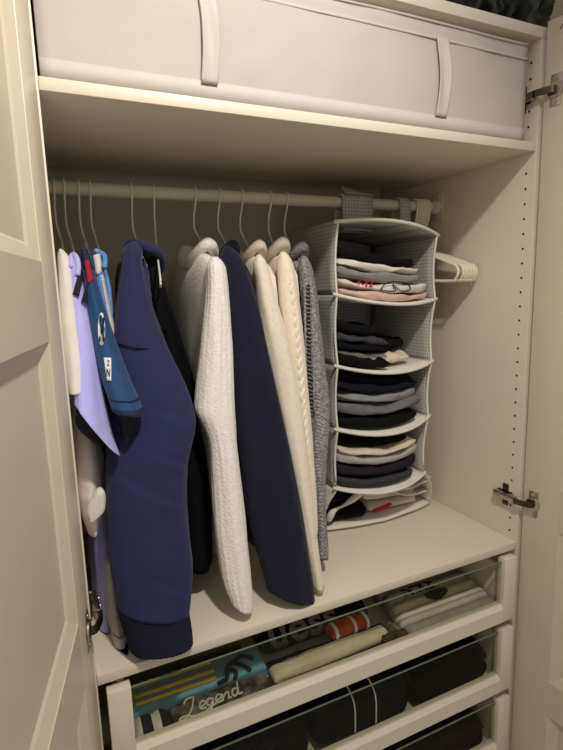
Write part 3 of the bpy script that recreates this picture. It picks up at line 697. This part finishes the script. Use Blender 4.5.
# bottom compartment: collapsed pouch lying on the shelf
def pouch(s, t):
    x = 0.565+(0.925-0.565)*s; y = 0.262-0.030*4*s*(1-s)+(OY1-0.26)*t
    return (x, y, 0.006+0.004*(1+nz(s*5, t*3, 2))), (0, 0, 1)
mesh('pouch_floor', sheet(pouch, 24, 10, 0.005), OW, og)
for s_ in (-1, 1):
    def pw(s, t, s_=s_):
        x0, x1 = (0.582, 0.566) if s_ < 0 else (0.850, 0.924)
        z = 0.132*(1-s)+0.010*s; y0 = 0.205*(1-s)+0.262*s
        return (x0+(x1-x0)*s**0.8+s_*0.012*math.sin(math.pi*s)*(1 if s_ > 0 else 0.6)+0.004*nz(s*4, t*3, 5), y0+(OY1-y0)*t, z+0.006*nz(t*5, s*3, s_)*math.sin(math.pi*s)), (s_, 0, 0.3)
    mesh('pouch_side', sheet(pw, 14, 12, 0.003), OW, og)
for v_, (xa, xb, ya, yb, za, zb) in enumerate(((0.575, 0.90, 0.205, 0.232, 0.108, 0.100), (0.572, 0.93, 0.225, 0.26, 0.085, 0.055))):
    mesh('pouch_fold', sheet(lambda s, t, xa=xa, xb=xb, ya=ya, yb=yb, za=za, zb=zb: (Vector((xa+(xb-xa)*(0.55+0.45*s), ya+(yb-ya)*s+0.10*t, za+(zb-za)*s-0.016*4*s*(1-s)-0.012*t+0.004*nz(s*5, t*4, 3))), (0, 0, 1)), 16, 6, 0.003), OW, og)
# straps over the rod
for x0, x1 in ((0.655, 0.742), (0.826, 0.858)):
    xm = (x0+x1)/2; L0 = []
    zt = 0.755
    path = [Vector((0, RY-0.020, zt)), Vector((0, RY-0.0185, RZ-0.02))]+[Vector((0, RY+0.0185*math.cos(a), RZ+0.0185*math.sin(a))) for a in [math.pi*(1-k/12) for k in range(13)]]+[Vector((0, RY+0.0185, RZ-0.02)), Vector((0, RY+0.020, zt))]
    def st(s, t, x0=x0, x1=x1, path=path):
        f = t*(len(path)-1); i = min(len(path)-2, int(f)); p = path[i].lerp(path[i+1], f-i); d = (path[i+1]-path[i]).normalized()
        return (x0+(x1-x0)*s, p.y, p.z), (0, -d.z, d.y)
    mesh('rod_strap', sheet(st, 3, len(path)-1, 0.003), GB, og)
mesh('strap_flap', sheet(lambda s, t: (Vector((0.668+0.078*s+0.012*t, RY-0.012+0.05*t, RZ+0.020+0.030*t-0.018*s*t)), (0, -0.5, 0.85)), 4, 4, 0.003), GB, og)

# folded clothes in the compartments
FG = 'folded clothes in the hanging organiser'
def fab(nm, c, **k): return M(nm, c, 0.92, k.pop('var', 0.08), 40, 0.08, 350, spec=0.12, **k)
fBLK = fab('black_folded_cotton', (20, 19, 21)); fCH = fab('charcoal_folded_cotton', (66, 65, 70)); fGR = fab('grey_folded_jersey', (142, 140, 140))
fMG = fab('mid_grey_folded_jersey', (112, 112, 117)); fWH = fab('white_folded_cotton', (226, 220, 208)); fCM = fab('cream_folded_cotton', (222, 210, 184)); fPK = fab('pink_folded_cotton', (222, 190, 176))
fNV = fab('ink_folded_cotton', (22, 24, 36)); fPU = fab('plum_folded_cotton', (44, 34, 44)); fLG = fab('light_grey_folded_jersey', (176, 170, 160))
def comp(k, items):
    """items: (name, label, cat, mat, x0, x1, y0, z0, thickness, layers, dz right)"""
    zl, zr, xl, xr, yf, sag = LV[k]
    out = []
    for j, (nm, lab, cat, mt, x0, x1, y0, z0, th, lay, tl) in enumerate(items):
        def base(x):
            s = (x-xl)/(xr-xl); return zl+(zr-zl)*s-sag*4*s*(1-s)*0.85+0.0045
        hy = (0.445-y0)/2; p0 = Vector((x0, y0+hy, base(x0)+z0+th/2)); p1 = Vector((x1, y0+hy, base(x1)+z0+th/2+tl))
        g_ = slab(p0, p1, hy, th/2, 0.5, 0.0075, seed=k*7.7+j*3.1, layers=lay)
        # settle on the sagging shelf below
        V = []
        for v in g_[0]:
            s = (v.x-xl)/(xr-xl); ch = base(x0)+(base(x1)-base(x0))*(v.x-x0)/(x1-x0)
            V.append(Vector((v.x, v.y-0.026*4*max(0, s)*max(0, 1-s)*(0.445-v.y)/(0.445-y0), v.z+(base(v.x)-ch))))
        out.append(mesh(nm, (V, g_[1]), mt, None, lab, cat, FG))
    return out
c1 = comp(1, [
 ('folded_jersey', 'pink folded top at the bottom of the highest compartment', 'clothing', fPK, 0.595, 0.850, 0.208, 0.0, 0.018, 1, 0),
 ('printed_tee', 'white folded tee printed with red characters and a black outline drawing', 'shirt', fWH, 0.597, 0.842, 0.204, 0.018, 0.022, 2, 0),
 ('folded_jersey', 'grey folded top between two white ones in the highest compartment', 'clothing', fGR, 0.598, 0.826, 0.214, 0.042, 0.024, 2, -0.002),
 ('folded_tee', 'plain white folded tee under the black garment in the highest compartment', 'shirt', fWH, 0.598, 0.818, 0.212, 0.067, 0.017, 2, -0.002),
 ('folded_sweatshirt', 'black crumpled sweatshirt on top of the pile in the highest compartment', 'clothing', fBLK, 0.600, 0.812, 0.222, 0.085, 0.030, 1, -0.012)])
def front_print(o, x, z, dx=1.0):
    """front of a folded piece at (x,z): y of its surface"""
    b = BASE[o.name]; best = min((v.co for v in o.data.vertices), key=lambda c: (c.x+b.x-x)**2+(c.z+b.z-z)**2+(0 if c.y+b.y < 0.3 else 1)); return best.y+b.y
pt = c1[1]
RDP = M('red_print', (176, 44, 48), 0.8, 0.03); BKP = M('black_print', (24, 24, 26), 0.8, 0.03); WHP = M('cream_print', (214, 208, 192), 0.8, 0.04)
y_ = front_print(pt, 0.65, 0.618)-0.004
zz = lambda x: 0.6195-0.055*(x-0.6)
mesh('red_print', text_geo('+-12', 0.024, lambda x, y: Vector((0.650+x, y_-0.004*0, zz(0.650+x)+0.009+y)), bold=0.0006), RDP, pt, smooth=False)
P = [(0.690, -0.010), (0.712, 0.010), (0.760, 0.011), (0.778, -0.004), (0.752, -0.011), (0.725, 0.006), (0.733, -0.012), (0.690, -0.010)]
mesh('outline_print', tube([Vector((x, y_-0.004, zz(x)+0.005+z*0.9)) for x, z in P], 0.0012, 6, 5), BKP, pt)
comp(2, [
 ('folded_shorts', 'black folded shorts lying alone at the front of the second compartment', 'clothing', fBLK, 0.594, 0.722, 0.203, 0.0, 0.026, 1, 0),
 ('folded_tee', 'white folded tee behind the black shorts in the second compartment', 'shirt', fWH, 0.600, 0.735, 0.235, 0.012, 0.024, 2, 0),
 ('rolled_tee', 'cream rolled tee at the right end of the second compartment', 'shirt', fCM, 0.715, 0.815, 0.235, 0.006, 0.028, 1, 0),
 ('folded_jeans', 'black folded jeans under the charcoal ones in the second compartment', 'trousers', fBLK, 0.598, 0.730, 0.215, 0.036, 0.022, 2, 0),
 ('folded_jeans', 'charcoal grey folded jeans in the middle of the second compartment', 'trousers', fCH, 0.597, 0.728, 0.216, 0.058, 0.022, 1, -0.006),
 ('folded_trousers', 'black trousers spread over the top of the second compartment', 'trousers', fBLK, 0.598, 0.724, 0.226, 0.080, 0.030, 1, -0.010),
 ('folded_trousers', 'black trousers folded beside the charcoal jeans in the second compartment', 'trousers', fBLK, 0.732, 0.818, 0.262, 0.040, 0.034, 1, -0.010)])
comp(3, [
 ('folded_trousers', 'black folded trousers at the bottom of the third compartment', 'trousers', fBLK, 0.592, 0.822, 0.207, 0.0, 0.033, 1, 0.002),
 ('folded_hoodie', 'mid grey folded hoodie above the black trousers in the third compartment', 'clothing', fMG, 0.590, 0.834, 0.204, 0.033, 0.030, 1, 0.004),
 ('folded_hoodie', 'light grey folded hoodie under the black pieces in the third compartment', 'clothing', fGR, 0.592, 0.822, 0.212, 0.063, 0.026, 2, 0.002),
 ('folded_sweater', 'ink blue folded sweater above the light grey hoodie in the third compartment', 'clothing', fNV, 0.592, 0.826, 0.210, 0.089, 0.026, 1, -0.004),
 ('folded_sweater', 'black folded sweater on top of the third compartment', 'clothing', fBLK, 0.592, 0.812, 0.220, 0.115, 0.020, 1, -0.014)])
comp(4, [
 ('folded_trousers', 'charcoal folded trousers at the bottom of the fourth compartment', 'trousers', fCH, 0.590, 0.812, 0.209, 0.0, 0.024, 2, 0.004),
 ('folded_sweater', 'dark plum folded sweater in the fourth compartment', 'clothing', fPU, 0.590, 0.826, 0.210, 0.024, 0.034, 1, 0.004),
 ('folded_sweatshirt', 'light grey folded sweatshirt under the cream one in the fourth compartment', 'clothing', fLG, 0.590, 0.828, 0.210, 0.058, 0.024, 1, 0.002),
 ('folded_sweatshirt', 'cream folded sweatshirt in the fourth compartment', 'clothing', fCM, 0.592, 0.822, 0.208, 0.082, 0.017, 2, 0.004),
 ('folded_tee', 'black folded tee on top of the fourth compartment', 'shirt', fBLK, 0.594, 0.800, 0.225, 0.100, 0.022, 1, -0.002)])
# the bottom pouch
mesh('folded_jersey', slab((0.585, 0.36, 0.036), (0.715, 0.345, 0.036), 0.095, 0.024, 0.6, 0.004, 41, 1), fBLK, None, 'black folded top at the front of the bottom pouch', 'clothing', FG)
mesh('purple_bundle', slab((0.578, 0.365, 0.082), (0.655, 0.36, 0.080), 0.095, 0.021, 0.7, 0.005, 43, 1), fab('black_purple_cotton', (58, 24, 66), col2=(20, 18, 22)), None, 'black and purple bundled garment at the left of the bottom pouch', 'clothing', FG)
mesh('white_cloth_strip', tube([(0.593, 0.262, 0.030), (0.594, 0.252, 0.050), (0.604, 0.248, 0.062), (0.628, 0.248, 0.068), (0.655, 0.252, 0.076), (0.690, 0.262, 0.084)], [0.006+0.003*math.sin(k*0.35) for k in range(26)], 10, 5), fWH, None, 'white narrow folded cloth across the black top in the bottom pouch', 'clothing', FG)
mesh('rolled_jumper', slab((0.705, 0.36, 0.070), (0.876, 0.36, 0.058), 0.095, 0.022, 0.6, 0.004, 46, 2), fab('pinkish_white_knit', (220, 200, 188)), None, 'pinkish white rolled top at the right of the bottom pouch', 'clothing', FG)
mesh('folded_tee', slab((0.722, 0.365, 0.026), (0.885, 0.365, 0.024), 0.095, 0.013, 0.6, 0.003, 47, 1), fWH, None, 'white folded tee beneath the pinkish roll in the bottom pouch', 'shirt', FG)
mesh('red_tag', slab((0.728, 0.258, 0.026), (0.790, 0.262, 0.034), 0.004, 0.0045, 0.8, 0.001, 48, 0, 12, 10), M('red_label_cloth', (186, 44, 40), 0.8), None, 'small red tag sticking out of the bottom pouch', 'tag')

# ------------------------------------------------------------------ spare plastic hangers at the right end of the rod
def spare_geo():
    half, zt, zb = 0.165, -0.155, -0.196
    arm = smooth_path([Vector(p) for p in ((0, 0, -0.115), (0, -0.03, -0.118), (0, -half*0.6, -0.140), (0, -half+0.024, zt), (0, -half+0.007, zt-0.006), (0, -half, (zt+zb)/2), (0, -half+0.007, zb+0.006), (0, -half+0.024, zb),
          (0, 0, zb+0.004), (0, half-0.024, zb), (0, half-0.007, zb+0.006), (0, half, (zt+zb)/2), (0, half-0.007, zt-0.006), (0, half-0.024, zt), (0, half*0.6, -0.140), (0, 0.03, -0.118), (0, 0, -0.115))], 5)
    r0 = RR+0.0036
    hk = [Vector((0, r0*math.sin(a), r0*math.cos(a))) for a in [math.radians(q) for q in range(110, -125, -12)]]+[Vector((0, -0.01, -0.035)), Vector((0, 0, -0.06)), Vector((0, 0, -0.115))]
    return tube(hk, 0.0028, 10), tube(arm, 0.0034, 10)
hg, ag = spare_geo(); first = None
for k in range(7):
    x = 0.884+0.0066*k
    if first is None:
        r = thing('plastic_hanger', 'spare ivory plastic hanger bunched between the organiser and wardrobe side', 'hanger', (x, RY, RZ), 'spare hangers at the end of the rod')
        off = Vector((x, RY, RZ))
        first = (r, [mesh('hook', ([v+off for v in hg[0]], hg[1]), PLAST, r), mesh('shoulder_frame', ([v+off for v in ag[0]], ag[1]), PLAST, r)])
    else:
        r = first[0].copy(); C.objects.link(r); r.location = (x, RY, RZ+ZO)
        r.rotation_euler = (0.0, 0.0, 0.05+0.012*k); r.location.z += 0.0
        for ch in first[1]:
            c = ch.copy(); C.objects.link(c); c.parent = r

# ------------------------------------------------------------------ clothes in the drawers
DG = 'clothes in the glass-fronted drawers'
def roll(name, lab, cat, mt, p0, p1, hy, hz, ex=0.75, seed=0, layers=1, wob=0.003):
    return mesh(name, slab(p0, p1, hy, hz, ex, wob, seed, layers), mt, None, lab, cat, DG)
def on_roll(p0, p1, hy, hz, ex, xc, th0, lift=0.0015):
    """map flat print onto the front/top of a roll: x along it, y around it"""
    p0, p1 = Vector(p0), Vector(p1); ax = (p1-p0).normalized(); sd = Vector((0, 0, 1)).cross(ax).normalized(); up = ax.cross(sd); mid = p0+(p1-p0)*xc
    def f(x, y):
        th = th0-y/((hy+hz)/2)
        return mid+ax*x+sd*(sgnpow(math.cos(th), ex)*(hy+lift+0.001))+up*(sgnpow(math.sin(th), ex)*(hz+lift+0.001))
    return f
ZD = DRAW[0][0]+0.008
def rest(hz): return ZD+hz+0.003
DRK = fab('dark_print_cotton', (52, 46, 48), col2=(150, 138, 136)); LBL = fab('light_blue_folded_cotton', (120, 162, 186)); OLV = fab('olive_folded_cotton', (92, 92, 58)); YEL = M('yellow_print', (240, 204, 50), 0.8, 0.04)
BWS = M('black_white_stripe', (30, 30, 32), 0.9, 0.03, 30, grid=((0,), 0.034, 0.45, (214, 208, 198)))
roll('striped_tee', 'black and white striped tee at the left front of the top drawer', 'shirt', BWS, (0.054, 0.034, rest(0.019)), (0.118, 0.034, rest(0.019)), 0.026, 0.019, seed=51)
a = ((0.122, 0.034, rest(0.018)), (0.318, 0.034, rest(0.018)), 0.026, 0.018)
o = roll('script_tee', 'dark patterned tee with white script lettering against the drawer glass', 'shirt', DRK, *a, seed=52, wob=0.002)
fs = on_roll(*a, 0.75, 0.40, math.radians(106), 0.002)
STROKES = [[(-.36, .10), (-.30, .22), (-.22, .20), (-.26, .06), (-.33, -.10), (-.42, -.20), (-.46, -.15), (-.38, -.12), (-.26, -.20), (-.16, -.18)],                     # L
           [(-.20, -.06), (-.13, -.02), (-.11, .04), (-.15, .06), (-.19, -.02), (-.17, -.10), (-.11, -.09)],                                                        # e
           [(-.02, .05), (-.07, .05), (-.10, -.03), (-.06, -.09), (-.02, -.02), (-.01, .05), (-.04, -.12), (-.10, -.24), (-.15, -.20), (-.06, -.13), (.02, -.08)],   # g
           [(.01, -.05), (.08, -.01), (.10, .05), (.06, .07), (.02, -.01), (.04, -.09), (.10, -.07)],                                                                # e
           [(.12, .06), (.10, -.09), (.13, .00), (.18, .06), (.20, .03), (.18, -.07), (.22, -.07)],                                                                  # n
           [(.32, .06), (.27, .07), (.24, -.01), (.26, -.08), (.31, -.02), (.37, .22), (.33, .05), (.32, -.07), (.37, -.06)]]                                         # d
for st_ in STROKES:
    mesh('script_print', tube([fs(p.x*0.15, p.y*0.072) for p in smooth_path([Vector((x, y, 0)) for x, y in st_], 5)], 0.0019, 6), WHP, o)
a = ((0.054, 0.096, rest(0.026)), (0.326, 0.092, rest(0.026)), 0.040, 0.026)
o = roll('blue_tee', 'light blue folded tee with yellow stripes and a black figure print', 'shirt', LBL, *a, seed=53, wob=0.002)
f = on_roll(*a, 0.75, 0.35, math.radians(118))
for dy in (-0.010, 0.004, 0.018):
    mesh('yellow_stripe', sheet(lambda s, t, dy=dy: (f(-0.085+0.155*s, dy+0.007*t), (0, 0, 1)), 16, 3, 0.001), YEL, o)
f2 = on_roll(*a, 0.75, 0.74, math.radians(125))
for pp in (((-0.040, -0.018), (-0.018, -0.012), (-0.012, 0.008), (0.004, 0.016)), ((0.004, 0.016), (0.02, 0.006), (0.038, -0.014)), ((-0.012, 0.008), (0.004, -0.006), (-0.002, -0.022)), ((0.004, 0.016), (0.030, 0.022), (0.050, 0.010))):
    mesh('figure_print', tube([f2(x*0.9, y*0.9) for x, y in pp], 0.0042, 6, 4), BKP, o)
roll('olive_tee', 'olive green folded tee behind the light blue one in the top drawer', 'shirt', OLV, (0.056, 0.178, rest(0.036)), (0.300, 0.174, rest(0.036)), 0.038, 0.036, seed=54, layers=2)
roll('black_tee', 'black folded tee under the white roll in the top drawer', 'shirt', fBLK, (0.335, 0.060, rest(0.005)), (0.640, 0.060, rest(0.005)), 0.046, 0.005, seed=55)
roll('white_roll', 'long white rolled top lying along the middle of the top drawer', 'clothing', fCM, (0.326, 0.040, rest(0.028)), (0.612, 0.046, rest(0.029)), 0.020, 0.016, 0.95, 56, 0)
roll('leather_tag_tee', 'dark tee with a small tan mark beside the white roll', 'shirt', fab('dark_tan_cotton', (34, 30, 28), col2=(110, 84, 56)), (0.585, 0.022, rest(0.030)), (0.650, 0.022, rest(0.030)), 0.010, 0.010, 0.8, 57, 0)
a = ((0.340, 0.180, rest(0.036)), (0.610, 0.180, rest(0.036)), 0.074, 0.036)
o = roll('lettered_sweatshirt', 'black folded sweatshirt with large grey lettering behind the white roll', 'clothing', fBLK, *a, seed=58, wob=0.002)
mesh('letter_print', text_geo('uess', 0.10, on_roll(*a, 0.75, 0.36, math.radians(148), 0.003), bold=0.002), M('grey_print', (112, 108, 98), 0.8), o, smooth=False)
ORG = fab('orange_brown_cotton', (206, 98, 34), col2=(150, 62, 24))
pa, pb = Vector((0.484, 0.082, rest(0.044))), Vector((0.590, 0.086, rest(0.044)))
o = roll('orange_roll', 'orange-brown roll with white bands resting on the white roll', 'clothing', ORG, pa, pb, 0.020, 0.016, 0.95, 59, 0, 0.0006)
for q in (0.12, 0.58, 0.9):
    c = pa.lerp(pb, q); mesh('white_band', rings([[c+Vector((dx, (0.0195+e)*math.cos(2*math.pi*k/28), (0.0155+e)*math.sin(2*math.pi*k/28))) for k in range(28)] for dx, e in ((-0.004, 0.001), (-0.003, 0.0022), (0.003, 0.0022), (0.004, 0.001))]), WHT, o)
# pile of white and grey pieces on the right: each stands on the drawer bottom, the further back the taller
def standing(name, lab, cat, mt, u0, v0, u1, v1, y, hy, seed, ex=0.95, layers=0):
    A_, B_ = at(u0, v0, 1, y), at(u1, v1, 1, y); zt = (A_.z+B_.z)/2; hz = (zt-ZD-0.002)/2
    p0, p1 = (A_.x, y, ZD+0.002+hz), (min(B_.x, 0.928), y, ZD+0.002+hz)
    return roll(name, lab, cat, mt, p0, p1, hy, hz, ex, seed, layers, 0.0012), (p0, p1, hy, hz, ex)
standing('folded_tee', 'light grey folded tee lowest at the right front of the top drawer', 'shirt', fLG, 407, 631, 497, 592, 0.032, 0.018, 61)
standing('folded_tee', 'white folded tee above the light grey one in the top drawer', 'shirt', fWH, 397, 620, 490, 580, 0.064, 0.016, 62)
o, q_ = standing('folded_tee', 'cream folded tee with a black patch in the top drawer', 'shirt', fCM, 392, 611, 483, 572, 0.094, 0.016, 63)
fq = on_roll(*q_, 0.50, math.radians(105), 0.002)
mesh('black_patch', sheet(lambda s, t: (fq(-0.035+0.07*s, (t-0.5)*0.030*(0.3+0.7*math.sin(math.pi*s))), (0, 0, 1)), 12, 4, 0.001), BKP, o)
o, q_ = standing('folded_tee', 'grey folded tee with faded dark lettering behind the black patch', 'shirt', fLG, 386, 603, 474, 563, 0.126, 0.017, 64)
mesh('letter_print', text_geo('NIKE', 0.044, on_roll(*q_, 0.36, math.radians(98), 0.0025), shear=0.2, bold=0.001), BKP, o, smooth=False)
standing('folded_tee', 'plain grey folded tee standing last at the back of the top drawer', 'shirt', fGR, 376, 597, 462, 555, 0.165, 0.018, 65)
roll('clear_wrap', 'crinkled pale wrapper between the white roll and the folded tees', 'wrapper', M('pale_film', (150, 142, 122), 0.25, 0.15, 60, 0.6, 60), (0.632, 0.070, rest(0.020)), (0.646, 0.022, rest(0.016)), 0.010, 0.018, 0.8, 70, 1)
# the two lower drawers: dark clothes
JET = fab('jet_black_cotton', (11, 11, 12))
for di, items in ((1, ((0.055, 0.40, 0.10, 0.060, 'black folded trousers at the left of the second drawer', 'black_trousers'), (0.42, 0.66, 0.10, 0.062, 'black folded sports trousers with two thin white piping lines in the second drawer', 'track_trousers'), (0.68, 0.905, 0.10, 0.055, 'black folded jeans at the right of the second drawer', 'black_jeans'))),
                  (2, ((0.055, 0.47, 0.10, 0.050, 'black folded sweater at the left of the third drawer', 'black_sweater'), (0.49, 0.905, 0.10, 0.050, 'dark brown folded sweater at the right of the third drawer', 'dark_sweater')))):
    zb = DRAW[di][0]+0.011
    for k, (x0, x1, yc, hz, lab, nm) in enumerate(items):
        a = ((x0, 0.125, zb+hz), (x1, 0.125, zb+hz), 0.11, hz)
        o = roll(nm, lab, 'clothing', JET if nm != 'dark_sweater' else fab('dark_brown_folded', (36, 28, 22)), *a, 0.5, 80+di*5+k, 2)
        if nm == 'track_trousers':
            f = on_roll(*a, 0.5, 0.45, math.radians(120))
            for x in (-0.02, 0.035): mesh('white_piping', tube([on_roll(*a, 0.5, 0.45, math.radians(th))(x, 0) for th in range(95, 200, 5)], 0.0016, 6), WHT, o)
